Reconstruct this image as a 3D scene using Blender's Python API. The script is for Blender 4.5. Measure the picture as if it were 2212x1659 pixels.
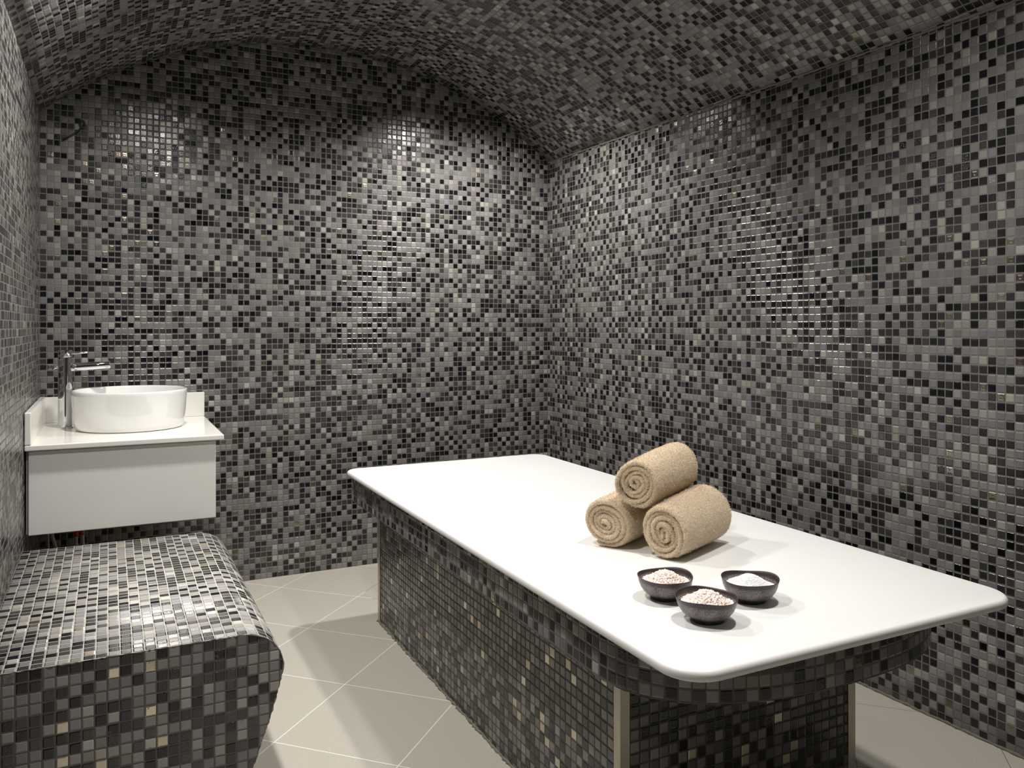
import bpy, bmesh, math, random
import numpy as np
from mathutils import Vector, Matrix
for o in list(bpy.data.objects): bpy.data.objects.remove(o, do_unlink=True)
C = bpy.context.scene.collection
random.seed(7); RNG = np.random.default_rng(7)
PI = math.pi
# ------------------------------------------------------------------ camera
F_PX, W_PX = 1745.0, 2212.0
THETA = math.atan((1106 - 235) / F_PX)          # heading of the camera, right of the room's long axis
cam_d = bpy.data.cameras.new('camera'); cam = bpy.data.objects.new('camera', cam_d); C.objects.link(cam)
cam.location = (0, 0, 1.16); cam.rotation_euler = (PI / 2, 0, -THETA)
cam_d.sensor_width = 36; cam_d.lens = 36 * F_PX / W_PX; cam_d.shift_y = -126.5 / W_PX
cam_d.clip_start = 0.02
bpy.context.scene.camera = cam
# ------------------------------------------------------------------ world, exposure
w = bpy.data.worlds.new('world'); bpy.context.scene.world = w; w.use_nodes = True
w.node_tree.nodes['Background'].inputs[0].default_value = (1.0, 0.95, 0.88, 1)
w.node_tree.nodes['Background'].inputs[1].default_value = 0.0
vs = bpy.context.scene.view_settings
vs.view_transform = 'Standard'; vs.look = 'None'; vs.gamma = 1; vs.use_curve_mapping = False
vs.exposure = 0.25
cy = bpy.context.scene.cycles
cy.max_bounces = 10; cy.diffuse_bounces = 6; cy.glossy_bounces = 5
cy.sample_clamp_indirect = 4.0; cy.sample_clamp_direct = 0.0
# ------------------------------------------------------------------ the room's downlights, plus one added fill lamp
LAMPS = [  # x, y, z, watts, tilt towards the far wall (deg), cone (deg), blend, radius
    (0.22, 2.72, 2.30, 74, 3, 162, .35, .05), (1.52, 3.20, 2.30, 72, 3, 158, .5, .035),
    (0.20, 1.42, 2.28, 54, 0, 152, .7, .06), (1.34, 1.22, 2.40, 56, 0, 152, .7, .06),
    (0.75, -0.50, 2.42, 12, 0, 150, .7, .06)]  # this last lamp is added behind the camera as frontal fill
for i, (x, y, z, p, tilt, cone, bl, rad_) in enumerate(LAMPS):
    ld = bpy.data.lights.new('downlight_or_fill_lamp', 'SPOT'); lo = bpy.data.objects.new('downlight_or_fill_lamp', ld); C.objects.link(lo)
    lo.location = (x, y, z); lo.rotation_euler = (math.radians(tilt), 0, 0)
    ld.energy = p * 1.42; ld.color = (1.0, 0.965, 0.92); ld.shadow_soft_size = rad_
    ld.spot_size = math.radians(cone); ld.spot_blend = bl
    # photometric curve of a frosted downlight: strongest straight down, fading towards the horizontal
    ld.use_nodes = True; lt = ld.node_tree; em = lt.nodes['Emission']
    tcn = lt.nodes.new('ShaderNodeTexCoord'); sx_ = lt.nodes.new('ShaderNodeSeparateXYZ'); ab = lt.nodes.new('ShaderNodeMath'); ab.operation = 'ABSOLUTE'
    pw = lt.nodes.new('ShaderNodeMath'); pw.operation = 'POWER'; pw.inputs[1].default_value = 1.4
    lt.links.new(tcn.outputs['Normal'], sx_.inputs[0]); lt.links.new(sx_.outputs[2], ab.inputs[0]); lt.links.new(ab.outputs[0], pw.inputs[0]); lt.links.new(pw.outputs[0], em.inputs['Strength'])
# ------------------------------------------------------------------ helpers
def link(me, name, mat=None, parent=None, smooth=False):
    o = bpy.data.objects.new(name, me); C.objects.link(o)
    if mat: me.materials.append(mat)
    if parent is not None: o.parent = parent
    if smooth:
        for p in me.polygons: p.use_smooth = True
    return o
def tag(o, label, cat, group=None, kind=None):
    if label: o['label'] = label
    if cat: o['category'] = cat
    if group: o['group'] = group
    if kind: o['kind'] = kind
    return o
def thing(name, label, cat, loc=(0, 0, 0), rotz=0, group=None):
    o = bpy.data.objects.new(name, None); C.objects.link(o); o.empty_display_size = 0.05
    o.location = loc; o.rotation_euler = (0, 0, rotz)
    return tag(o, label, cat, group)
def mesh_pydata(name, vs_, fs, uvs=None):
    me = bpy.data.meshes.new(name); me.from_pydata([tuple(v) for v in vs_], [], fs); me.update()
    if uvs is not None:
        ul = me.uv_layers.new(name='UVMap')
        for p in me.polygons:
            for li in p.loop_indices:
                ul.data[li].uv = uvs[me.loops[li].vertex_index]
    return me
def bev(o, w_, seg=3, ang=30):
    m = o.modifiers.new('bevel', 'BEVEL'); m.width = w_; m.segments = seg; m.limit_method = 'ANGLE'; m.angle_limit = math.radians(ang)
    return o
def box_mesh(name, x0, x1, y0, y1, z0, z1):
    v = [(x0, y0, z0), (x1, y0, z0), (x1, y1, z0), (x0, y1, z0), (x0, y0, z1), (x1, y0, z1), (x1, y1, z1), (x0, y1, z1)]
    f = [(0, 3, 2, 1), (4, 5, 6, 7), (0, 1, 5, 4), (1, 2, 6, 5), (2, 3, 7, 6), (3, 0, 4, 7)]
    me = bpy.data.meshes.new(name); me.from_pydata(v, [], f); me.update()
    ul = me.uv_layers.new(name='UVMap')
    for p in me.polygons:
        n = p.normal
        for li in p.loop_indices:
            c = me.vertices[me.loops[li].vertex_index].co
            if abs(n.z) > .5: uv = (c.x - x0, c.y - y0)
            elif abs(n.x) > .5: uv = (c.y - y0, c.z - z1)
            else: uv = (c.x - x0, c.z - z1)
            ul.data[li].uv = uv
    return me
def prism(name, pts, z0, z1, uvscale=True):
    """outline pts (x, y) counter-clockwise, extruded z0..z1; side UV = (arc length, z) in metres"""
    n = len(pts); me = bpy.data.meshes.new(name)
    v = [(x, y, z0) for x, y in pts] + [(x, y, z1) for x, y in pts]
    f = [tuple(range(n - 1, -1, -1)), tuple(range(n, 2 * n))]
    for i in range(n):
        j = (i + 1) % n; f.append((i, j, n + j, n + i))
    me.from_pydata(v, [], f); me.update()
    ul = me.uv_layers.new(name='UVMap')
    s = [0]
    for i in range(n):
        a, b = pts[i], pts[(i + 1) % n]; s.append(s[-1] + math.hypot(b[0] - a[0], b[1] - a[1]))
    for k, p in enumerate(me.polygons):
        for li in p.loop_indices:
            vi = me.loops[li].vertex_index; c = me.vertices[vi].co
            if k < 2: ul.data[li].uv = (c.x, c.y)
            else:
                i = k - 2; ii = vi % n
                ul.data[li].uv = (s[i] if ii == i else s[i + 1], c.z - z1)
    return me
def round_rect(x0, x1, y0, y1, r, seg=10):
    """r = radii (near-left, near-right, far-right, far-left)"""
    out = []
    for (cx, cy_, a0, rr) in ((x0 + r[0], y0 + r[0], PI, r[0]), (x1 - r[1], y0 + r[1], 1.5 * PI, r[1]), (x1 - r[2], y1 - r[2], 0, r[2]), (x0 + r[3], y1 - r[3], .5 * PI, r[3])):
        k = seg if rr > .02 else 4
        for i in range(k + 1):
            a = a0 + i / k * PI / 2; out.append((cx + rr * math.cos(a), cy_ + rr * math.sin(a)))
    return out
def tube_mesh(name, pts, r, seg=14, cap=True):
    """tube through 3-D pts; r number or list"""
    P = [Vector(p) for p in pts]; n = len(P); R = r if isinstance(r, (list, tuple)) else [r] * n
    v, f = [], []
    up = Vector((0.13, 0.21, 1)).normalized()
    for i in range(n):
        t = (P[min(i + 1, n - 1)] - P[max(i - 1, 0)])
        if t.length < 1e-9: t = Vector((0, 0, 1))
        t.normalize()
        a = t.cross(up)
        if a.length < 1e-3: a = t.cross(Vector((1, 0, 0)))
        a.normalize(); b = t.cross(a).normalized()
        for k in range(seg):
            an = 2 * PI * k / seg; v.append(P[i] + R[i] * (math.cos(an) * a + math.sin(an) * b))
    for i in range(n - 1):
        for k in range(seg):
            k2 = (k + 1) % seg; f.append((i * seg + k, i * seg + k2, (i + 1) * seg + k2, (i + 1) * seg + k))
    if cap: f.append(tuple(range(seg))); f.append(tuple(range((n - 1) * seg, n * seg))[::-1])
    me = bpy.data.meshes.new(name); me.from_pydata(v, [], f)
    bm = bmesh.new(); bm.from_mesh(me); bmesh.ops.recalc_face_normals(bm, faces=bm.faces); bm.to_mesh(me); bm.free(); me.update()
    return me
def lathe_mesh(name, prof, seg=64, wave=None):
    """prof list of (r, z); wave(r, z, angle, i) -> (r, z)"""
    v, f = [], []; n = len(prof)
    for i, (r, z) in enumerate(prof):
        for k in range(seg):
            a = 2 * PI * k / seg; rr, zz = (r, z) if wave is None else wave(r, z, a, i)
            v.append((rr * math.cos(a), rr * math.sin(a), zz))
    for i in range(n - 1):
        for k in range(seg):
            k2 = (k + 1) % seg; f.append((i * seg + k, i * seg + k2, (i + 1) * seg + k2, (i + 1) * seg + k))
    if prof[0][0] > 1e-6: f.append(tuple(range(seg))[::-1])
    if prof[-1][0] > 1e-6: f.append(tuple(range((n - 1) * seg, n * seg)))
    me = bpy.data.meshes.new(name); me.from_pydata(v, [], f)
    bm = bmesh.new(); bm.from_mesh(me); bmesh.ops.remove_doubles(bm, verts=bm.verts, dist=1e-6); bmesh.ops.recalc_face_normals(bm, faces=bm.faces); bm.to_mesh(me); bm.free(); me.update()
    return me
# ------------------------------------------------------------------ materials
def new_mat(name):
    m = bpy.data.materials.new(name); m.use_nodes = True; nt = m.node_tree
    return m, nt, nt.nodes['Principled BSDF']
class NB:
    def __init__(s, nt): s.nt = nt
    def n(s, t, **k):
        nd = s.nt.nodes.new(t)
        for a, b in k.items(): setattr(nd, a, b)
        return nd
    def l(s, a, b): s.nt.links.new(a, b)
    def put(s, inp, v):
        if hasattr(v, 'is_linked') or isinstance(v, bpy.types.NodeSocket): s.l(v, inp)
        else: inp.default_value = v
    def m(s, op, a, b=None, c=None, clamp=False):
        nd = s.n('ShaderNodeMath', operation=op, use_clamp=clamp); s.put(nd.inputs[0], a)
        if b is not None: s.put(nd.inputs[1], b)
        if c is not None: s.put(nd.inputs[2], c)
        return nd.outputs[0]
    def v(s, op, a, b=None):
        nd = s.n('ShaderNodeVectorMath', operation=op); s.put(nd.inputs[0], a)
        if b is not None: s.put(nd.inputs[1], b)
        return nd.outputs[0]
    def mr(s, v, a, b, c=0.0, d=1.0, smooth=True):
        nd = s.n('ShaderNodeMapRange', interpolation_type='SMOOTHSTEP' if smooth else 'LINEAR'); s.put(nd.inputs[0], v)
        for i, x in enumerate((a, b, c, d)): s.put(nd.inputs[i + 1], x)
        return nd.outputs[0]
    def mix(s, f, a, b, mode='MIX'):
        nd = s.n('ShaderNodeMix', data_type='RGBA', blend_type=mode); s.put(nd.inputs[0], f); s.put(nd.inputs[6], a); s.put(nd.inputs[7], b)
        return nd.outputs[2]
    def noise(s, vec, scale, detail=2.0, rough=.5):
        nd = s.n('ShaderNodeTexNoise'); s.put(nd.inputs['Vector'], vec); nd.inputs['Scale'].default_value = scale
        nd.inputs['Detail'].default_value = detail; nd.inputs['Roughness'].default_value = rough
        return nd
P = 0.025                                            # mosaic pitch, 25 mm
def mosaic(name, seed=0.0, gold=0.022, warp=0.0, grout=(.17, .165, .155), gw=.058, size_jit=.03, smear=0.0, gcol=((.15, .125, .10), (.36, .34, .29)), pyrh=.0009, lum=1.0, matt=0.0):
    m, nt, bs = new_mat(name); b = NB(nt)
    uv = b.n('ShaderNodeUVMap', uv_map='UVMap').outputs[0]
    # rows are never laid dead straight
    wn = b.noise(uv, 2.6, 1.5)
    off = b.v('SCALE', b.v('SUBTRACT', wn.outputs['Color'], (.5, .5, .5))); off.node.inputs['Scale'].default_value = .005 + warp
    uvw = b.v('MULTIPLY', b.v('ADD', uv, off), (1, 1, 0))
    sc = b.v('SCALE', uvw); sc.node.inputs['Scale'].default_value = 1 / P
    cell = b.v('FLOOR', sc); fr = b.v('FRACTION', sc)
    cs = b.v('ADD', cell, (seed * 17.3 + .5, seed * 5.1 + .5, seed))
    wn1 = b.n('ShaderNodeTexWhiteNoise', noise_dimensions='3D'); b.l(cs, wn1.inputs['Vector'])
    cs2 = b.v('ADD', cs, (91.7, 33.1, 7.9))
    wn2 = b.n('ShaderNodeTexWhiteNoise', noise_dimensions='3D'); b.l(cs2, wn2.inputs['Vector'])
    par = b.m('PINGPONG', b.m('ADD', b.v('DOT_PRODUCT', cell, (1, 1, 0)).node.outputs['Value'], 0.0), 1.0)   # sheets are laid near-chequered
    r1 = b.m('POWER', wn1.outputs['Value'], b.m('MULTIPLY_ADD', par, .70, .72)); r2 = wn2.outputs['Value']
    rc = b.n('ShaderNodeSeparateColor'); b.l(wn2.outputs['Color'], rc.inputs[0])
    rc1 = b.n('ShaderNodeSeparateColor'); b.l(wn1.outputs['Color'], rc1.inputs[0])
    # each tile sits a touch off its cell centre
    jx = b.m('MULTIPLY', b.m('SUBTRACT', rc.outputs[0], .5), size_jit); jy = b.m('MULTIPLY', b.m('SUBTRACT', rc.outputs[1], .5), size_jit)
    fx = b.n('ShaderNodeSeparateXYZ'); b.l(fr, fx.inputs[0])
    ax = b.m('SUBTRACT', fx.outputs[0], b.m('ADD', jx, .5)); ay = b.m('SUBTRACT', fx.outputs[1], b.m('ADD', jy, .5))
    aax = b.m('ABSOLUTE', ax); aay = b.m('ABSOLUTE', ay)
    mx = b.m('SMOOTH_MAX', aax, aay, .03)
    wig = b.noise(sc, 2.2, 2.0); mx = b.m('ADD', mx, b.m('MULTIPLY', b.m('SUBTRACT', wig.outputs['Fac'], .5), .03))
    d = b.m('SUBTRACT', .5, mx)                       # distance from cell edge, in cells
    mask = b.mr(d, gw - .012, gw + .018)
    ramp = b.n('ShaderNodeValToRGB'); ramp.color_ramp.interpolation = 'CONSTANT'
    cols = [(0.0, (.004, .004, .006)), (.09, (.008, .008, .010)), (.16, (.021, .021, .021)), (.27, (.032, .031, .030)), (.38, (.052, .051, .047)),
            (.48, (.170, .164, .158)), (.58, (.205, .191, .184)), (.67, (.185, .184, .191)), (.76, (.215, .209, .196)), (.85, (.245, .232, .218)), (.92, (.285, .275, .25)), (.972, (.35, .345, .31))]
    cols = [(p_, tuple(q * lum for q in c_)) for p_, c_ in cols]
    el = ramp.color_ramp.elements
    el[0].position = 0; el[0].color = (*cols[0][1], 1); el[1].position = cols[1][0]; el[1].color = (*cols[1][1], 1)
    for p_, c_ in cols[2:]:
        e = el.new(p_); e.color = (*c_, 1)
    b.l(r1, ramp.inputs[0])
    br = b.mr(rc.outputs[2], 0, 1, .84, 1.16, False)
    hsv = b.n('ShaderNodeHueSaturation'); b.l(ramp.outputs[0], hsv.inputs['Color']); b.l(br, hsv.inputs['Value'])
    # fine speckle inside the dark glass
    sp = b.noise(sc, 9.0, 3.0, .7); spf = b.mr(sp.outputs['Fac'], .35, .72, .55, 1.6)
    isdark = b.m('LESS_THAN', r1, .48); spk = b.mr(isdark, 0, 1, 1.0, spf, False)
    spk2 = b.n('ShaderNodeMix', data_type='FLOAT'); b.l(isdark, spk2.inputs[0]); spk2.inputs[2].default_value = 1.0; b.l(spf, spk2.inputs[3])
    tile = b.mix(1.0, hsv.outputs[0], spk2.outputs[0], 'MULTIPLY')
    isgold = b.m('GREATER_THAN', r2, 1 - gold)
    goldc = b.mix(rc1.outputs[1], (*gcol[0], 1), (*gcol[1], 1))
    tile = b.mix(isgold, tile, goldc)
    gn = b.noise(uv, 30, 3.0); grc = b.mix(gn.outputs['Fac'], tuple(x * .75 for x in grout) + (1,), tuple(x * 1.2 for x in grout) + (1,))
    msk = mask
    if smear > 0:                                     # grout left smeared over some tiles
        sn = b.noise(sc, .55, 3.0, .6); msk = b.m('MULTIPLY', mask, b.mr(sn.outputs['Fac'], .66, .70, 1.0, 1 - smear))
    col = b.mix(msk, grc, tile)
    b.l(col, bs.inputs['Base Color'])
    metal = b.m('MULTIPLY', isgold, msk); b.l(metal, bs.inputs['Metallic'])
    ro = b.mr(rc1.outputs[2], 0, 1, .10 + matt, .32 + matt, False)
    ro = b.m('MULTIPLY_ADD', isgold, .12, ro)
    rmix = b.n('ShaderNodeMix', data_type='FLOAT'); b.l(msk, rmix.inputs[0]); rmix.inputs[2].default_value = .75; b.l(ro, rmix.inputs[3]); b.l(rmix.outputs[0], bs.inputs['Roughness'])
    bs.inputs['Specular IOR Level'].default_value = .55
    # relief: pillowed glass, each tile tilted a little; metal tiles are stepped pyramids
    pil = b.mr(d, gw - .01, gw + .10)
    tl = b.m('ADD', b.m('MULTIPLY', ax, b.m('SUBTRACT', rc1.outputs[0], .5)), b.m('MULTIPLY', ay, b.m('SUBTRACT', rc1.outputs[1], .5)))
    rip = b.noise(sc, 5.0, 2.0, .6)
    pyr = b.m('MULTIPLY', b.m('PINGPONG', b.m('MULTIPLY', mx, 3.0), .5), isgold)
    h = b.m('MULTIPLY', pil, .0011)
    h = b.m('ADD', h, b.m('MULTIPLY', tl, .0022))
    h = b.m('ADD', h, b.m('MULTIPLY', rip.outputs['Fac'], .00038))
    h = b.m('ADD', h, b.m('MULTIPLY', pyr, pyrh))
    bp = b.n('ShaderNodeBump'); bp.inputs['Strength'].default_value = 1; bp.inputs['Distance'].default_value = 1; b.l(h, bp.inputs['Height']); b.l(bp.outputs[0], bs.inputs['Normal'])
    return m
M = {}
CH = ((.52, .47, .37), (.66, .61, .50))
M['wall_back'] = mosaic('mosaic_far_wall', 1.0, gold=.026, lum=.88, grout=(.15, .143, .132))
M['wall_right'] = mosaic('mosaic_right_wall', 2.0, gold=.022, lum=.82, grout=(.145, .138, .128))
M['wall_left'] = mosaic('mosaic_left_wall', 3.0, lum=.8, grout=(.15, .143, .132))
M['ceiling'] = mosaic('mosaic_ceiling', 4.0, gold=.03, warp=.022, lum=1.12)
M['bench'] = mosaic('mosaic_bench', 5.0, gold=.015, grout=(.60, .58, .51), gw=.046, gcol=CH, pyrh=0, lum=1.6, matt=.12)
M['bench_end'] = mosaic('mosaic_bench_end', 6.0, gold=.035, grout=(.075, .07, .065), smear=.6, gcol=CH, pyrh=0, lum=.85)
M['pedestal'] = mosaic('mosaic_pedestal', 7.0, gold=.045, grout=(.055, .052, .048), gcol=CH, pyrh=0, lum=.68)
M['skirt'] = mosaic('mosaic_skirt', 8.0, gold=.015, grout=(.095, .09, .082), lum=.75)
def plain(name, col, rough=.5, metal=0.0, spec=.5, coat=0.0, noise=0.0, nscale=20, bump=0.0, bscale=200):
    m, nt, bs = new_mat(name); b = NB(nt)
    tc = b.n('ShaderNodeTexCoord').outputs['Object']
    if noise:
        nn = b.noise(tc, nscale, 4.0, .6)
        b.l(b.mix(nn.outputs['Fac'], tuple(c * (1 - noise) for c in col) + (1,), tuple(min(1, c * (1 + noise)) for c in col) + (1,)), bs.inputs['Base Color'])
    else: bs.inputs['Base Color'].default_value = (*col, 1)
    bs.inputs['Roughness'].default_value = rough; bs.inputs['Metallic'].default_value = metal
    bs.inputs['Specular IOR Level'].default_value = spec; bs.inputs['Coat Weight'].default_value = coat; bs.inputs['Coat Roughness'].default_value = .06
    if bump:
        n2 = b.noise(tc, bscale, 3.0, .6); bp = b.n('ShaderNodeBump'); bp.inputs['Strength'].default_value = 1; bp.inputs['Distance'].default_value = bump
        b.l(n2.outputs['Fac'], bp.inputs['Height']); b.l(bp.outputs[0], bs.inputs['Normal'])
    return m
M['slab'] = plain('white_marble', (.80, .80, .785), .32, noise=.025, nscale=7)
sb = M['slab'].node_tree.nodes['Principled BSDF']; sb.inputs['Subsurface Weight'].default_value = .25; sb.inputs['Subsurface Radius'].default_value = (.012, .009, .006); sb.inputs['Subsurface Scale'].default_value = .6
M['quartz'] = plain('cream_quartz', (.80, .79, .74), .18, noise=.02, nscale=15)
M['cabinet'] = plain('white_lacquer', (.76, .755, .72), .45, noise=.03, nscale=6)
M['ceramic'] = plain('white_ceramic', (.82, .82, .80), .08, coat=.6)
M['chrome'] = plain('chrome', (.78, .79, .80), .06, metal=1)
M['steel'] = plain('brushed_steel', (.52, .48, .41), .42, metal=.85, noise=.12, nscale=60)
M['grout'] = plain('rough_grout', (.16, .15, .12), .85, noise=.45, nscale=90, bump=.0012, bscale=260)
M['dark_grout'] = plain('dark_grout', (.17, .16, .135), .9, noise=.6, nscale=120, bump=.001, bscale=300)
M['hose'] = plain('braided_hose', (.42, .40, .35), .45, noise=.3, nscale=300)
M['red'] = plain('red_rubber', (.45, .015, .012), .4)
M['dark_wire'] = plain('dark_wire', (.015, .014, .014), .5)
# floor: grey-beige porcelain set diagonally, pale grout
def floor_mat():
    m, nt, bs = new_mat('porcelain_floor'); b = NB(nt)
    tc = b.n('ShaderNodeTexCoord').outputs['Object']
    sx = b.n('ShaderNodeSeparateXYZ'); b.l(tc, sx.inputs[0])
    S = .54
    u = b.m('DIVIDE', b.m('SUBTRACT', b.m('ADD', sx.outputs[0], sx.outputs[1]), 3.26), S)
    v_ = b.m('DIVIDE', b.m('SUBTRACT', b.m('SUBTRACT', sx.outputs[0], sx.outputs[1]), -1.895), S)
    wob = b.m('MULTIPLY', b.m('SUBTRACT', b.noise(tc, 9, 3).outputs['Fac'], .5), .006)
    def ln(q): return b.m('ABSOLUTE', b.m('SUBTRACT', b.m('FRACT', b.m('ADD', b.m('ADD', q, wob), .5)), .5))
    d = b.m('MINIMUM', ln(u), ln(v_))
    line = b.mr(d, .0024, .0046, 1, 0)
    n1 = b.noise(tc, 420, 2, .8); n2 = b.noise(tc, 3, 3); n3 = b.noise(tc, 140, 3, .7)
    g = b.mix(b.mr(n1.outputs['Fac'], .3, .7), (.365, .34, .29, 1), (.51, .48, .415, 1))
    g = b.mix(b.m('MULTIPLY', b.mr(n3.outputs['Fac'], .4, .7), .25), g, (.53, .51, .455, 1))
    g = b.mix(b.m('MULTIPLY', n2.outputs['Fac'], .25), g, (.36, .34, .30, 1))
    gc = b.mix(b.m('GREATER_THAN', sx.outputs[0], 1.0), (.80, .78, .72, 1), (.20, .19, .16, 1))   # grout lines pale on the left, dark on the right
    b.l(b.mix(line, g, gc), bs.inputs['Base Color'])
    bs.inputs['Roughness'].default_value = .62
    bp = b.n('ShaderNodeBump'); bp.inputs['Distance'].default_value = .0004; b.l(n1.outputs['Fac'], bp.inputs['Height']); b.l(bp.outputs[0], bs.inputs['Normal'])
    return m
M['floor'] = floor_mat()
# ------------------------------------------------------------------ room shell
XL, YB, YF = -0.253, 3.82, -1.30
def XR(y): return 2.122 + 0.0275 * (YB - y)
ZS, RISE = 2.036, 0.435                                # springing height and rise of the vault
def solid(o, t=.08, off=1):
    m = o.modifiers.new('solid', 'SOLIDIFY'); m.thickness = t; m.offset = off; return o
def struct(o): o['kind'] = 'structure'; return o
def arch(x, y):
    xl, xr = XL, XR(y); hw = (xr - xl) / 2; c = (xl + xr) / 2; R = (hw * hw + RISE * RISE) / (2 * RISE)
    return ZS + math.sqrt(max(R * R - (x - c) ** 2, 0)) - (R - RISE)
# floor
struct(link(box_mesh('floor', XL - .1, XR(YF) + .1, YF - .1, YB + .1, -.08, 0), 'floor', M['floor']))
def wall_poly(name, pts, uv, mat, thick_dir):
    """planar wall: pts 3-D outline, thickness away from the room"""
    n = len(pts); t = Vector(thick_dir)
    v = [Vector(p) for p in pts] + [Vector(p) + t for p in pts]
    f = [tuple(range(n)), tuple(range(2 * n - 1, n - 1, -1))] + [(i, n + i, n + (i + 1) % n, (i + 1) % n) for i in range(n)]
    me = mesh_pydata(name, v, f, list(uv) + list(uv))
    bm = bmesh.new(); bm.from_mesh(me); bmesh.ops.recalc_face_normals(bm, faces=bm.faces); bm.to_mesh(me); bm.free()
    return struct(link(me, name, mat))
NA = 48
xs = [XL + (XR(YB) - XL) * i / NA for i in range(NA + 1)]
wall_poly('wall_back', [(XL, YB, 0), (XR(YB), YB, 0)] + [(x, YB, arch(x, YB)) for x in reversed(xs)],
          [(0, 0), (XR(YB) - XL, 0)] + [(x - XL, arch(x, YB)) for x in reversed(xs)], M['wall_back'], (0, .08, 0))
xs2 = [XL + (XR(YF) - XL) * i / NA for i in range(NA + 1)]
wall_poly('wall_front', [(XL, YF, 0), (XR(YF), YF, 0)] + [(x, YF, arch(x, YF)) for x in reversed(xs2)],
          [(0, 0), (XR(YF) - XL, 0)] + [(x - XL, arch(x, YF)) for x in reversed(xs2)], M['wall_back'], (0, -.08, 0))
wall_poly('wall_left', [(XL, YF, 0), (XL, YB, 0), (XL, YB, ZS), (XL, YF, ZS)], [(0, 0), (YB - YF, 0), (YB - YF, ZS), (0, ZS)], M['wall_left'], (-.08, 0, 0))
wall_poly('wall_right', [(XR(YF), YF, 0), (XR(YB), YB, 0), (XR(YB), YB, ZS), (XR(YF), YF, ZS)], [(YB - YF, 0), (0, 0), (0, ZS), (YB - YF, ZS)], M['wall_right'], (.08, 0, 0))
# barrel vault
def vault():
    NY = 40; v, f, uv = [], [], []
    for j in range(NY + 1):
        y = YB + (YF - YB) * j / NY; s = 0; last = None
        for i in range(NA + 1):
            x = XL + (XR(y) - XL) * i / NA; z = arch(x, y)
            if last: s += math.hypot(x - last[0], z - last[1])
            last = (x, z); v.append((x, y, z)); uv.append((s, YB - y))
    for j in range(NY):
        for i in range(NA):
            a = j * (NA + 1) + i; f.append((a, a + 1, a + NA + 2, a + NA + 1))
    me = mesh_pydata('ceiling', v, f, uv)
    if me.polygons[0].normal.z > 0: me.flip_normals()
    o = link(me, 'ceiling', M['ceiling'], smooth=True); solid(o, .08, -1); return struct(o)
vault()
# grout seam where the vault meets the right wall, and a smear of grout along the far wall's foot
def bead(name, pts, r, mat, jit=.3, parent=None, seg=8):
    rr = [r * (1 + jit * (random.random() * 2 - 1)) for _ in pts]
    pp = [(p[0] + random.uniform(-1, 1) * r * jit, p[1] + random.uniform(-1, 1) * r * jit, p[2] + random.uniform(-1, 1) * r * jit) for p in pts]
    return link(tube_mesh(name, pp, rr, seg), name, mat, parent, True)
N = 220
tr = bead('trim_1', [(XR(y) - .001, y, ZS + .001) for y in [YB - (YB - .6) * i / N for i in range(N + 1)]], .0045, M['grout']); struct(tr)
tr = bead('trim_2', [(XR(y) - .0005, y, .002) for y in [YB - (YB - .9) * i / N for i in range(N + 1)]], .005, M['grout']); struct(tr)
# ------------------------------------------------------------------ massage table
T = thing('massage_table', 'long massage table with a white slab top on a black and grey mosaic base', 'massage table', (0.835, 1.04, 0))
def TL(o): o.parent = T; o.matrix_parent_inverse = Matrix.Identity(4); return o
TX, TY = 0.835, 1.04
SLAB_W, SLAB_L = 0.89, 2.13
def slab():
    pts = round_rect(0, SLAB_W, 0, SLAB_L, (.075, .075, .06, .06), 14)
    o = link(prism('slab', pts, .569, .590), 'slab', M['slab'], T, True); bev(o, .0095, 5, 40); return o
slab()
# skirt: near end is bowed, far end square
def skirt():
    x0, x1, y0, y1 = .026, .875, .065, 2.105
    pts = [(x1, y1), (x0, y1)]
    R = .20
    # left side down to the bowed end
    def q(a0, a1, cx, cy_, rx, ry, n):
        return [(cx + rx * math.cos(a0 + (a1 - a0) * i / n), cy_ + ry * math.sin(a0 + (a1 - a0) * i / n)) for i in range(n + 1)]
    n = 44; out = []
    for i in range(n + 1):                             # super-ellipse end
        a = PI + PI * i / n; c, s = math.cos(a), math.sin(a)
        e = 2 / 2.5
        out.append(((x0 + x1) / 2 + (x1 - x0) / 2 * math.copysign(abs(c) ** e, c), y0 + .27 + .27 * math.copysign(abs(s) ** e, s)))
    pts += out
    o = link(prism('skirt', pts, .466, .569), 'skirt', M['skirt'], T); bev(o, .002, 2, 50)
    for p in o.data.polygons: p.use_smooth = False
    return o
skirt()
PX0, PX1, PY0, PY1 = .112, .797, .355, 2.03
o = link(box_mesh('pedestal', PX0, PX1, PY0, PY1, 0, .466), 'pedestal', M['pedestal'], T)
for sx, sy in ((0, 0), (1, 0), (1, 1), (0, 1)):        # steel angle on each corner
    x = (PX0, PX1)[sx]; y = (PY0, PY1)[sy]; dx = 1 - 2 * sx; dy = 1 - 2 * sy; w_, t = .022, .0022
    pts = [(x - dx * t, y - dy * t), (x + dx * w_, y - dy * t), (x + dx * w_, y), (x, y), (x, y + dy * w_), (x - dx * t, y + dy * w_)]
    if dx * dy < 0: pts = pts[::-1]
    e = link(prism('corner_trim', pts, .001, .4655), 'corner_trim', M['steel'], T); bev(e, .0006, 2)
bead('floor_grout', [(PX0 - .001, PY0 + (PY1 - PY0) * i / 160, .0015) for i in range(161)], .005, M['grout'], .5, T)
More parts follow.
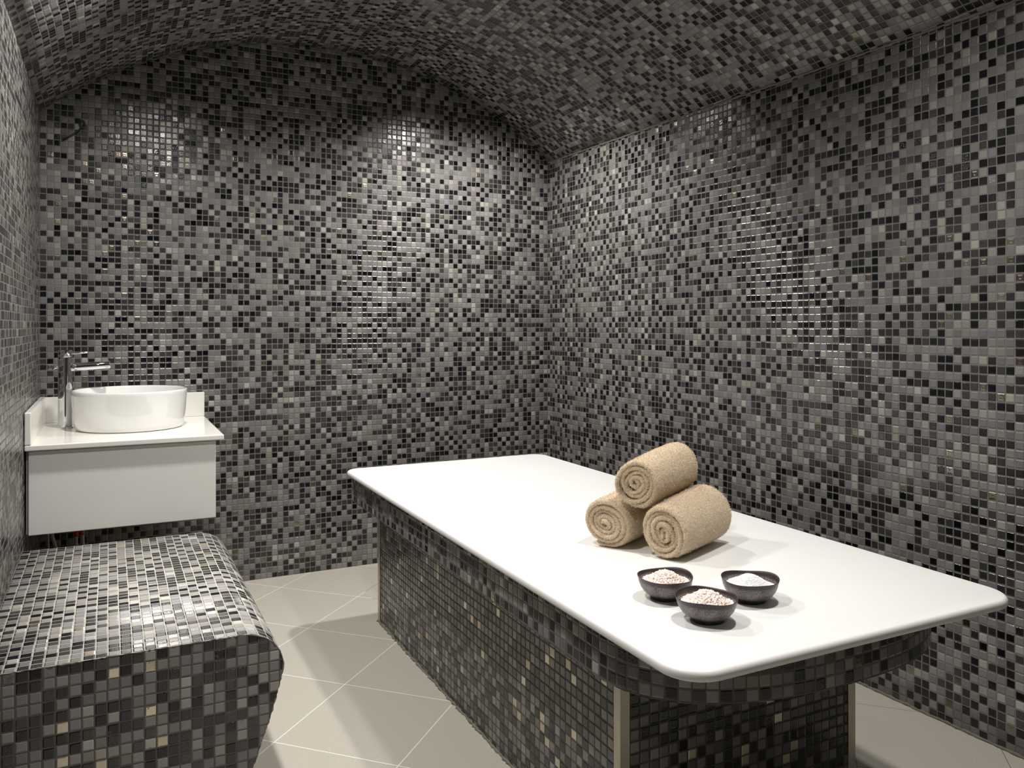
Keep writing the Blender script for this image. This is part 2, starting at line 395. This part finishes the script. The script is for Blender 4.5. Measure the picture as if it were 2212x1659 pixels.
# ------------------------------------------------------------------ tiled bench
BY0, BY1 = 2.005, 3.06
B = thing('tiled_bench', 'low bench clad in grey mosaic with a rounded front edge, in front of the sink', 'bench', (XL, BY0, 0))
def bench():
    # cross-section (x from the left wall, z): floor foot, flared front, rounded nose, flat top
    top = .425; prof = [(.535, 0.0)]
    prof += [(.56, .10), (.60, .21), (.622, .285)]
    cx, cz, rx, rz = .535, .338, .098, .087
    for i in range(0, 17):
        a = math.radians(-18 + 108 * i / 16); prof.append((cx + rx * math.cos(a), cz + rz * math.sin(a)))
    prof += [(.3, top), (0.001, top)]
    n = len(prof); L = BY1 - BY0
    s = [0]
    for i in range(1, n): s.append(s[-1] + math.hypot(prof[i][0] - prof[i - 1][0], prof[i][1] - prof[i - 1][1]))
    S = s[-1]
    v = [(x, 0, z) for x, z in prof] + [(x, L, z) for x, z in prof]; uv = [(S - q, 0) for q in s] + [(S - q, L) for q in s]
    f = [(i, n + i, n + i + 1, i + 1) for i in range(n - 1)]
    me = mesh_pydata('seat', v, f, uv)
    if me.polygons[-1].normal.z < 0: me.flip_normals()
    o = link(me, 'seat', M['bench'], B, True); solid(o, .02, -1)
    # end panels, solid
    for nm, y0, y1 in (('end_panel', -.0010, .02), ('end_panel', L - .02, L - .0015)):
        pts = [(x, z) for x, z in prof] + [(0.001, 0)]
        m2 = len(pts); vv = [(x * 1.0, y0, z - .0008 if z > 0 else z) for x, z in pts] + [(x, y1, z - .0008 if z > 0 else z) for x, z in pts]
        ff = [tuple(range(m2)), tuple(range(2 * m2 - 1, m2 - 1, -1))] + [(i, m2 + i, m2 + (i + 1) % m2, (i + 1) % m2) for i in range(m2)]
        uvv = [(x, z - top) for x, z in pts] * 2
        mm = mesh_pydata(nm, vv, ff, uvv); bm = bmesh.new(); bm.from_mesh(mm); bmesh.ops.recalc_face_normals(bm, faces=bm.faces); bm.to_mesh(mm); bm.free()
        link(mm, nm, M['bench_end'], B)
    # rough grout bead along the near edge
    P3 = []
    for i in range(n - 1):
        k = max(1, int((s[i + 1] - s[i]) / .006))
        for j in range(k):
            t = j / k; P3.append((prof[i][0] * (1 - t) + prof[i + 1][0] * t - .0004, -.0006, prof[i][1] * (1 - t) + prof[i + 1][1] * t - .0012))
    bead('edge_grout', P3, .0013, M['dark_grout'], .9, B)
bench()
# ------------------------------------------------------------------ vanity
CY0 = 3.14
V = thing('sink_cabinet', 'white wall-hung cabinet under the washbasin, floating above the floor', 'cabinet', (XL, CY0, 0.455))
W_ = .605
bev(link(box_mesh('carcass', .004, W_ - .002, .020, YB - CY0 - .002, 0.0, .2855), 'carcass', M['cabinet'], V), .002)
bev(link(box_mesh('front_panel', .012, W_, 0, .019, 0.0, .2815), 'front_panel', M['cabinet'], V), .0025)
K = thing('countertop', 'cream stone countertop with upstands, carrying the round basin', 'countertop', (XL, 3.118, .745))
o = link(box_mesh('worktop', .002, .631, 0, YB - 3.118 - .001, -.004, .0155), 'worktop', M['quartz'], K); bev(o, .004, 4)
o = link(box_mesh('backsplash', .002, .631, YB - 3.118 - .022, YB - 3.118 - .001, .0155, .121), 'backsplash', M['quartz'], K); bev(o, .0025, 3)
o = link(box_mesh('backsplash', .002, .022, .0, YB - 3.118 - .023, .0155, .125), 'backsplash', M['quartz'], K); bev(o, .004, 3)
# basin
BX, BY, BZ, BR = .0765, 3.505, .7608, .207
prof = [(0, .0), (.180, 0), (.189, .002), (.1935, .008), (.196, .02), (.202, .07), (BR - .0005, .135), (BR, .145), (BR - .0015, .149), (BR - .005, .150), (BR - .008, .148), (BR - .010, .142), (BR - .015, .09), (BR - .03, .045), (BR - .07, .024), (.03, .018), (0, .017)]
o = link(lathe_mesh('washbasin', prof, 96), 'washbasin', M['ceramic'], None, True); o.location = (BX, BY, BZ)
tag(o, 'round white ceramic washbasin standing on the cream countertop', 'washbasin')
d = link(lathe_mesh('drain', [(0, .0), (.022, 0), (.024, .002), (.02, .005), (0, .006)], 32), 'drain', M['chrome'], o, True); d.location = (0, 0, .0172)
# tap
FX, FY = -.152, 3.60
Tp = thing('basin_tap', 'tall chrome single-lever tap beside the basin', 'tap', (FX, FY, BZ))
link(lathe_mesh('base_ring', [(0, 0), (.030, 0), (.030, .003), (.0265, .005), (0, .005)], 40), 'base_ring', M['chrome'], Tp, True)
link(lathe_mesh('column', [(0, .004), (.0255, .004), (.0255, .2735), (0, .2735)], 48), 'column', M['chrome'], Tp, True).modifiers.new('e', 'EDGE_SPLIT')
link(lathe_mesh('cap', [(0, .2755), (.0248, .2755), (.0255, .277), (.0255, .301), (.0235, .3035), (0, .3035)], 48), 'cap', M['chrome'], Tp, True).modifiers.new('e', 'EDGE_SPLIT')
sp = link(tube_mesh('spout', [(.02, 0, .236), (.04, 0, .2365), (.10, 0, .240), (.155, 0, .2435), (.158, 0, .2437)], [.0165, .0165, .0155, .0150, .0135], 28), 'spout', M['chrome'], Tp, True)
link(tube_mesh('aerator', [(.146, 0, .226), (.146, 0, .233)], .008, 20), 'aerator', M['steel'], sp, True)
link(tube_mesh('lever', [(.02, 0, .289), (.03, 0, .2895), (.075, 0, .293), (.078, 0, .2932)], [.0042, .0042, .0040, .003], 14), 'lever', M['chrome'], Tp, True)
link(tube_mesh('waste_knob', [(-.02, .0, .236), (-.032, .0, .236), (-.042, 0, .231)], [.005, .005, .006], 14), 'waste_knob', M['chrome'], Tp, True)
# hoses below the cabinet
def hose(label, pts, r, red=None):
    o = link(tube_mesh('water_hose', pts, r, 12), 'water_hose', M['hose'], None, True); tag(o, label, 'hose')
    if red:
        c = link(tube_mesh('red_fitting', red, r * 1.7, 14), 'red_fitting', M['red'], o, True); c['label'] = 'red rubber fitting'
def crv(a, b_, bend, n=12):
    a, b_, bend = Vector(a), Vector(b_), Vector(bend); return [tuple(a * (1 - t) ** 2 + bend * 2 * t * (1 - t) + b_ * t * t) for t in [i / n for i in range(n + 1)]]
hose('thin grey hose hanging nearest the left wall below the cabinet', crv((-.200, 3.42, .454), (-.192, 3.46, .05), (-.20, 3.42, .25)), .004)
hose('grey hose slanting to the right below the cabinet', crv((-.205, 3.46, .454), (-.10, 3.50, .03), (-.185, 3.46, .34)), .006)
hose('pale hose with red fitting below the cabinet, on the left of the pair', crv((-.108, 3.42, .454), (-.108, 3.48, .04), (-.108, 3.42, .25)), .005, [(-.108, 3.420, .415), (-.108, 3.4225, .374)])
hose('pale hose with red fitting below the cabinet, on the right of the pair', crv((-.092, 3.42, .454), (-.082, 3.48, .04), (-.078, 3.42, .25)), .005, [(-.0905, 3.420, .420), (-.0885, 3.4225, .378)])
# wire loop on the far wall
pts = [(-.105, 3.812, 2.055 - .035), (-.10, 3.806, 2.03)]
lp = [(-.098 + .014 * math.sin(a) * .6, 3.808, 2.035 - .022 - .03 * (1 - math.cos(a)) / 2 - .0) for a in [2 * PI * i / 20 for i in range(21)]]
o = link(tube_mesh('wall_hook', lp, .0035, 8), 'wall_hook', M['dark_wire'], None, True); tag(o, 'small dark wire hook high on the far wall near the left corner', 'hook')
link(tube_mesh('shank', [(-.098, 3.808, 1.985), (-.135, 3.806, 1.95), (-.17, 3.812, 1.925)], [.003, .003, .004], 8), 'shank', M['dark_wire'], o, True)
# ------------------------------------------------------------------ rolled towels
def towel_mat():
    m, nt, bs = new_mat('beige_terry'); b = NB(nt); tc = b.n('ShaderNodeTexCoord').outputs['Object']
    n1 = b.noise(tc, 350, 3, .7); n2 = b.noise(tc, 25, 3, .5)
    c = b.mix(b.mr(n1.outputs['Fac'], .3, .7), (.50, .385, .25, 1), (.80, .67, .49, 1)); c = b.mix(b.m('MULTIPLY', n2.outputs['Fac'], .3), c, (.70, .58, .44, 1))
    b.l(c, bs.inputs['Base Color']); bs.inputs['Roughness'].default_value = .95; bs.inputs['Sheen Weight'].default_value = .3; bs.inputs['Specular IOR Level'].default_value = .1
    bp = b.n('ShaderNodeBump'); bp.inputs['Distance'].default_value = .0025; b.l(n1.outputs['Fac'], bp.inputs['Height']); b.l(bp.outputs[0], bs.inputs['Normal'])
    return m
def pile_mat():
    m, nt, bs = new_mat('terry_pile'); b = NB(nt)
    at = b.n('ShaderNodeAttribute', attribute_name='shade')
    b.l(b.mix(at.outputs['Fac'], (.60, .48, .33, 1), (.97, .85, .67, 1)), bs.inputs['Base Color']); bs.inputs['Roughness'].default_value = .95; bs.inputs['Specular IOR Level'].default_value = .08
    return m
M['towel'] = towel_mat(); M['pile'] = pile_mat()
def rolled_towel(label, loc, rotz, tiltz, R, L, seed, end_ang, squash, grow=0.12, core_off=(0, 0)):
    spin = 0
    """axis along local +x from the near face; spiral sheet of terry"""
    rng = np.random.default_rng(seed)
    t = thing('rolled_towel', label, 'towel', loc, rotz, 'beige towels rolled and stacked on the white slab')
    pitch = .0116; th = .0112; r0 = .005; turns = (R - th / 2 - r0) / pitch
    a_end = end_ang; a0 = a_end - turns * 2 * PI
    n_arc = 0; steps = []
    a = a0
    while a < a_end:
        r = r0 + (a - a0) / (2 * PI) * pitch; steps.append((a, r)); a += min(.35, .0035 / r)
    steps.append((a_end, r0 + turns * pitch))
    # profile around the sheet: long way along x, thickness radial, rounded hems
    nl, ne = 34, 5
    prof = []
    for i in range(nl): prof.append((th / 2 + (L - th) * i / (nl - 1), +1, 0))
    for i in range(1, ne): an = PI / 2 - PI * i / ne; prof.append((L - th / 2 + th / 2 * math.cos(an), math.sin(an), 0))
    for i in range(nl): prof.append((L - th / 2 - (L - th) * i / (nl - 1), -1, 0))
    for i in range(1, ne): an = -PI / 2 - PI * i / ne; prof.append((th / 2 + th / 2 * math.cos(an), math.sin(an), 0))
    m = len(prof); n = len(steps)
    px = np.array([p[0] for p in prof]); pr = np.array([p[1] for p in prof])
    A = np.array([s[0] for s in steps]); Rr = np.array([s[1] for s in steps])
    # wobble of every turn: slow noise in angle; the ends shift turn by turn
    tw = (A - A[0]) / (2 * PI)
    wob = sum(rng.normal(0, 1) * np.sin(k * A * .5 + rng.uniform(0, 6.28)) for k in (1, 2, 3, 5)) * .0009
    ex = sum(rng.normal(0, 1) * np.sin(f * tw * 2 * PI + rng.uniform(0, 6.28)) for f in (.35, .8, 1.3)) * .0022
    env = np.clip((A_end_dist := (A[-1] - A)) / .5, 0, 1)     # hem thins out to its end
    thv = th * (.35 + .65 * np.sqrt(env))
    ph = rng.uniform(0, PI); oval = 1 + .16 * np.cos(2 * (A - ph)) * np.clip(1 - Rr / R, 0, 1) * 1.3
    rad = ((Rr + wob) * oval)[:, None] + pr[None, :] * thv[:, None] / 2
    X = px[None, :] + ex[:, None] * np.where(px < L / 2, 1, .6)[None, :]
    # belly: the roll is a little fuller in the middle
    bel = 1 + .03 * np.sin(np.clip(X / L, 0, 1) * PI)
    Y = rad * np.cos(A)[:, None] * bel; Z = rad * np.sin(A)[:, None] * bel
    def deform(X, Y, Z):
        Y2 = Y * (1 + squash * .5); Z2 = Z * (1 - squash * .5)
        c = core_off; k = np.clip(1 - np.sqrt(Y ** 2 + Z ** 2) / R, 0, 1); Y2 = Y2 + c[0] * k; Z2 = Z2 + c[1] * k
        k2 = 1 + grow * np.clip(X / L, 0, 1); Y2 = Y2 * k2; Z2 = Z2 * k2 + R * (k2 - 1)     # looser, fuller far end
        lo = -R * (1 - squash * .5) * .92
        Z2 = np.where(Z2 < lo, lo + (Z2 - lo) * .12, Z2)        # rests flat on what carries it
        return X, Y2, Z2
    X, Y, Z = deform(X, Y, Z)
    V_ = np.stack([X, Y, Z], -1)
    V_ += rng.normal(0, .00035, V_.shape)
    idx = np.arange(n * m).reshape(n, m)
    q = np.stack([idx[:-1, :], idx[1:, :], np.roll(idx, -1, 1)[1:, :], np.roll(idx, -1, 1)[:-1, :]], -1).reshape(-1, 4)
    fs = [tuple(x) for x in q.tolist()] + [tuple(idx[0].tolist()), tuple(idx[-1][::-1].tolist())]
    me = bpy.data.meshes.new('roll'); me.from_pydata(V_.reshape(-1, 3).tolist(), [], fs); me.update()
    bm = bmesh.new(); bm.from_mesh(me); bmesh.ops.recalc_face_normals(bm, faces=bm.faces); bm.to_mesh(me); bm.free(); me.update()
    body = link(me, 'roll', M['towel'], t, True)
    body.rotation_euler = (spin, tiltz, 0)
    # terry loops
    nf = len(me.polygons); ar = np.zeros(nf); me.polygons.foreach_get('area', ar)
    cn = np.zeros(nf * 3); me.polygons.foreach_get('center', cn); cn = cn.reshape(-1, 3)
    nn = np.zeros(nf * 3); me.polygons.foreach_get('normal', nn); nn = nn.reshape(-1, 3)
    rr = np.hypot(cn[:, 1] / (1 + squash * .5), cn[:, 2] / (1 - squash * .5))
    face_end = (cn[:, 0] < th * .75) | (cn[:, 0] > L - th * .75)
    outer = (rr > R - pitch * 1.15) & ((nn[:, 1] * cn[:, 1] + nn[:, 2] * cn[:, 2]) > 0)
    w8 = np.where(face_end, ar * 1.9, 0) + np.where(outer & ~face_end, ar, 0)
    K_ = 120000; ch = rng.choice(nf, K_, p=w8 / w8.sum())
    base = cn[ch] + rng.normal(0, .0011, (K_, 3)); 
    cell = np.floor(base / np.array([.0042, .0032, .0032])).astype(np.int64); hs = (cell[:, 0] * 73856093 ^ cell[:, 1] * 19349663 ^ cell[:, 2] * 83492791) % 4093
    lean = rng.normal(0, .65, (4093, 3))[hs]; csh = rng.uniform(0, 1, 4093)[hs]      # loops lean together in small tufts
    nr = nn[ch] + lean + rng.normal(0, .4, (K_, 3)); nr /= np.linalg.norm(nr, axis=1)[:, None]
    base -= nn[ch] * .0006
    ln = (rng.uniform(.0011, .0024, K_) * (.6 + .9 * csh))[:, None]; bd = rng.normal(0, 1, (K_, 3)); sd = np.cross(nr, bd); sd /= np.linalg.norm(sd, axis=1)[:, None]
    wd = .00032
    b2 = np.cross(sd, nr)
    p0 = base - sd * wd; p1 = base + sd * wd; mid = base + nr * ln * .65 + b2 * ln * .12; tip = base + nr * ln * .95 + b2 * ln * .5
    VV = np.stack([p0, p1, mid + sd * wd, mid - sd * wd, tip + sd * wd * .6, tip - sd * wd * .6], 1).reshape(-1, 3)
    i0 = np.arange(K_)[:, None] * 6
    Q = np.concatenate([i0 + np.array([[0, 1, 2, 3]]), i0 + np.array([[3, 2, 4, 5]])], 0)
    pm = bpy.data.meshes.new('terry_loops'); pm.vertices.add(len(VV)); pm.vertices.foreach_set('co', VV.ravel())
    pm.loops.add(Q.size); pm.loops.foreach_set('vertex_index', Q.ravel().astype(np.int32))
    pm.polygons.add(len(Q)); pm.polygons.foreach_set('loop_start', (np.arange(len(Q)) * 4).astype(np.int32))
    pm.update(calc_edges=True); pm.validate()
    at = pm.attributes.new('shade', 'FLOAT', 'POINT'); at.data.foreach_set('value', np.repeat(.45 * rng.uniform(0, 1, K_) + .55 * csh, 6).astype(np.float32))
    po = link(pm, 'terry_loops', M['pile'], t); po['kind'] = 'stuff'; po.rotation_euler = body.rotation_euler
    return t
SZ = .5905
AX = math.atan2(.447, .894)
rolled_towel('beige rolled towel at the bottom left of the stack of three', (1.138, 1.742, SZ + .0640), AX + .04, 0, .0665, .225, 11, math.radians(-62), .03, .05, (.004, -.004))
rolled_towel('beige rolled towel at the bottom right of the stack, nearest the salt bowls', (1.207, 1.596, SZ + .0650), AX - .03, 0, .0675, .24, 12, math.radians(-118), .02, .13, (-.003, -.006))
rolled_towel('beige rolled towel lying on top of the other two', (1.176, 1.668, SZ + .1740), AX - .02, -.05, .0635, .225, 13, math.radians(-75), .0, .09, (-.002, .0))
# ------------------------------------------------------------------ bowls of salt
def bowl_mat():
    m, nt, bs = new_mat('dark_stoneware'); b = NB(nt); tc = b.n('ShaderNodeTexCoord').outputs['Object']
    sp_ = b.n('ShaderNodeTexNoise'); b.l(tc, sp_.inputs['Vector']); sp_.inputs['Scale'].default_value = 900; sp_.inputs['Detail'].default_value = 3; sp_.inputs['Roughness'].default_value = .75
    bd = b.noise(tc, 30, 3); sz = b.n('ShaderNodeSeparateXYZ'); b.l(tc, sz.inputs[0])
    hband = b.m('MULTIPLY', b.mr(sz.outputs[2], .006, .016), b.mr(sz.outputs[2], .040, .034))
    g = b.m('MULTIPLY', b.mr(b.m('ADD', sp_.outputs['Fac'], b.m('MULTIPLY', b.m('SUBTRACT', bd.outputs['Fac'], .5), .30)), .46, .56), b.m('ADD', .12, b.m('MULTIPLY', hband, .88)))
    b.l(b.mix(g, (.018, .011, .011, 1), (.30, .26, .26, 1)), bs.inputs['Base Color']); bs.inputs['Roughness'].default_value = .33
    bp = b.n('ShaderNodeBump'); bp.inputs['Distance'].default_value = .0003; b.l(sp_.outputs['Fac'], bp.inputs['Height']); b.l(bp.outputs[0], bs.inputs['Normal'])
    return m
def salt_mat(name, a, c_):
    m, nt, bs = new_mat(name); b = NB(nt); at = b.n('ShaderNodeAttribute', attribute_name='tint')
    rp = b.n('ShaderNodeValToRGB'); b.l(at.outputs['Fac'], rp.inputs[0])
    el = rp.color_ramp.elements; el[0].position = 0; el[0].color = (*a[0], 1); el[1].position = 1; el[1].color = (*a[-1], 1)
    for i, q in enumerate(a[1:-1]): e = el.new(c_[i]); e.color = (*q, 1)
    b.l(rp.outputs[0], bs.inputs['Base Color']); bs.inputs['Roughness'].default_value = .5 if len(a) > 2 else .9
    bs.inputs['Subsurface Weight'].default_value = 0.0; bs.inputs['Subsurface Radius'].default_value = (.006, .0045, .004); bs.inputs['Subsurface Scale'].default_value = .7
    return m
M['bowl'] = bowl_mat()
M['pink'] = salt_mat('pink_salt', [(.99, .93, .90), (.99, .85, .78), (.98, .69, .55), (.88, .42, .30)], [.42, .86])
M['white_salt'] = salt_mat('white_salt', [(.95, .95, .95), (.97, .97, .97)], [])
RIM = .0590
def bowl(label, x, y, ph, amp):
    prof = [(0, .0035), (.024, .0035), (.0255, .0), (.0305, .0), (.032, .002), (.0318, .0055), (.040, .010), (.0475, .0165), (.0482, .0190), (.0515, .0225), (.0526, .0262), (.0550, .0300), (.0562, .0375), (.0582, .0445), (RIM, .0462), (.0575, .0468), (.0555, .0445), (.0535, .037), (.0505, .0275), (.044, .017), (.030, .0095), (0, .007)]
    def wv(r, z, a, i):
        k = max(0, z - .008) / .038
        return r * (1 + k * (.026 * math.sin(2 * a + ph) + .020 * math.sin(3 * a + 2 * ph) + .010 * math.sin(5 * a + ph))), z + k * amp * (math.sin(3 * a + ph) * .6 + math.sin(2 * a + 1.7 * ph) * .5)
    o = link(lathe_mesh('bowl', prof, 72, wv), 'bowl', M['bowl'], None, True); o.location = (x, y, SZ)
    s = o.modifiers.new('s', 'SUBSURF'); s.levels = s.render_levels = 1
    return tag(o, label, 'bowl', 'dark stoneware bowls of salt')
def salt(name, label, x, y, mat, size, count, hgt, rad, seed, jag=1.0):
    rng = np.random.default_rng(seed); v = []; f = []; tint = []
    # mound below, then crystals over it
    def H(r, a): return .0315 + hgt * (math.cos(min(r / rad, 1) * PI) * .5 + .5) ** .85 + .0016 * math.sin(3 * a + seed) * r / rad
    nr_, na = 14, 40
    for i in range(nr_ + 1):
        for k in range(na):
            r = rad * i / nr_; a = 2 * PI * k / na; v.append((r * math.cos(a), r * math.sin(a), H(r, a) - size * .7 - (0.004 if i == nr_ else 0))); tint.append(.3 * rng.uniform())
    for i in range(nr_):
        for k in range(na):
            k2 = (k + 1) % na; f.append((i * na + k, i * na + k2, (i + 1) * na + k2, (i + 1) * na + k))
    bm = bmesh.new(); bmesh.ops.create_icosphere(bm, subdivisions=1, radius=1); iv = np.array([p.co[:] for p in bm.verts]); fi = [tuple(q.index for q in p.verts) for p in bm.faces]; bm.free()
    for c in range(count):
        r = rad * math.sqrt(rng.uniform()) ; a = rng.uniform(0, 2 * PI); s = size * rng.uniform(.55, 1.35) * (1.25 if rng.uniform() < .08 else 1)
        z = H(r, a) + rng.uniform(-.35, .45) * size
        q = iv * np.array([1, rng.uniform(.6, 1), rng.uniform(.6, 1)]) + rng.normal(0, .13 * jag, iv.shape)
        R3 = Matrix.Rotation(rng.uniform(0, 6.28), 3, Vector(rng.normal(0, 1, 3)).normalized()); q = q @ np.array(R3).T * s
        b0 = len(v); tt = min(1, rng.beta(1.1, 2.4) * 1.15)
        v += [(r * math.cos(a) + p[0], r * math.sin(a) + p[1], z + p[2]) for p in q]; tint += [tt] * len(iv)
        f += [tuple(b0 + j for j in t_) for t_ in fi]
    me = bpy.data.meshes.new(name); me.from_pydata(v, [], f); me.update()
    at = me.attributes.new('tint', 'FLOAT', 'POINT'); at.data.foreach_set('value', np.array(tint, dtype=np.float32))
    o = link(me, name, mat, None, True); o.location = (x, y, SZ); return tag(o, label, 'salt', None, 'stuff')
bowl('dark stoneware bowl of pink salt at the back left, nearest the towels', 1.043, 1.370, .6, .0022)
bowl('dark stoneware bowl of deeper pink salt in front of the other two', 1.036, 1.231, 2.9, .0022)
bowl('dark stoneware bowl holding white salt', 1.190, 1.279, 1.5, .0024)
salt('pink_salt', 'pale pink coarse salt heaped in the back left bowl', 1.043, 1.370, M['pink'], .0023, 1600, .0235, .0505, 21)
salt('pink_salt', 'orange pink coarse salt heaped in the front bowl', 1.036, 1.231, M['pink'], .0024, 1600, .0240, .0505, 22)
salt('white_salt', 'fine white salt heaped in the right bowl', 1.190, 1.279, M['white_salt'], .0009, 6000, .0215, .0505, 23, .5)
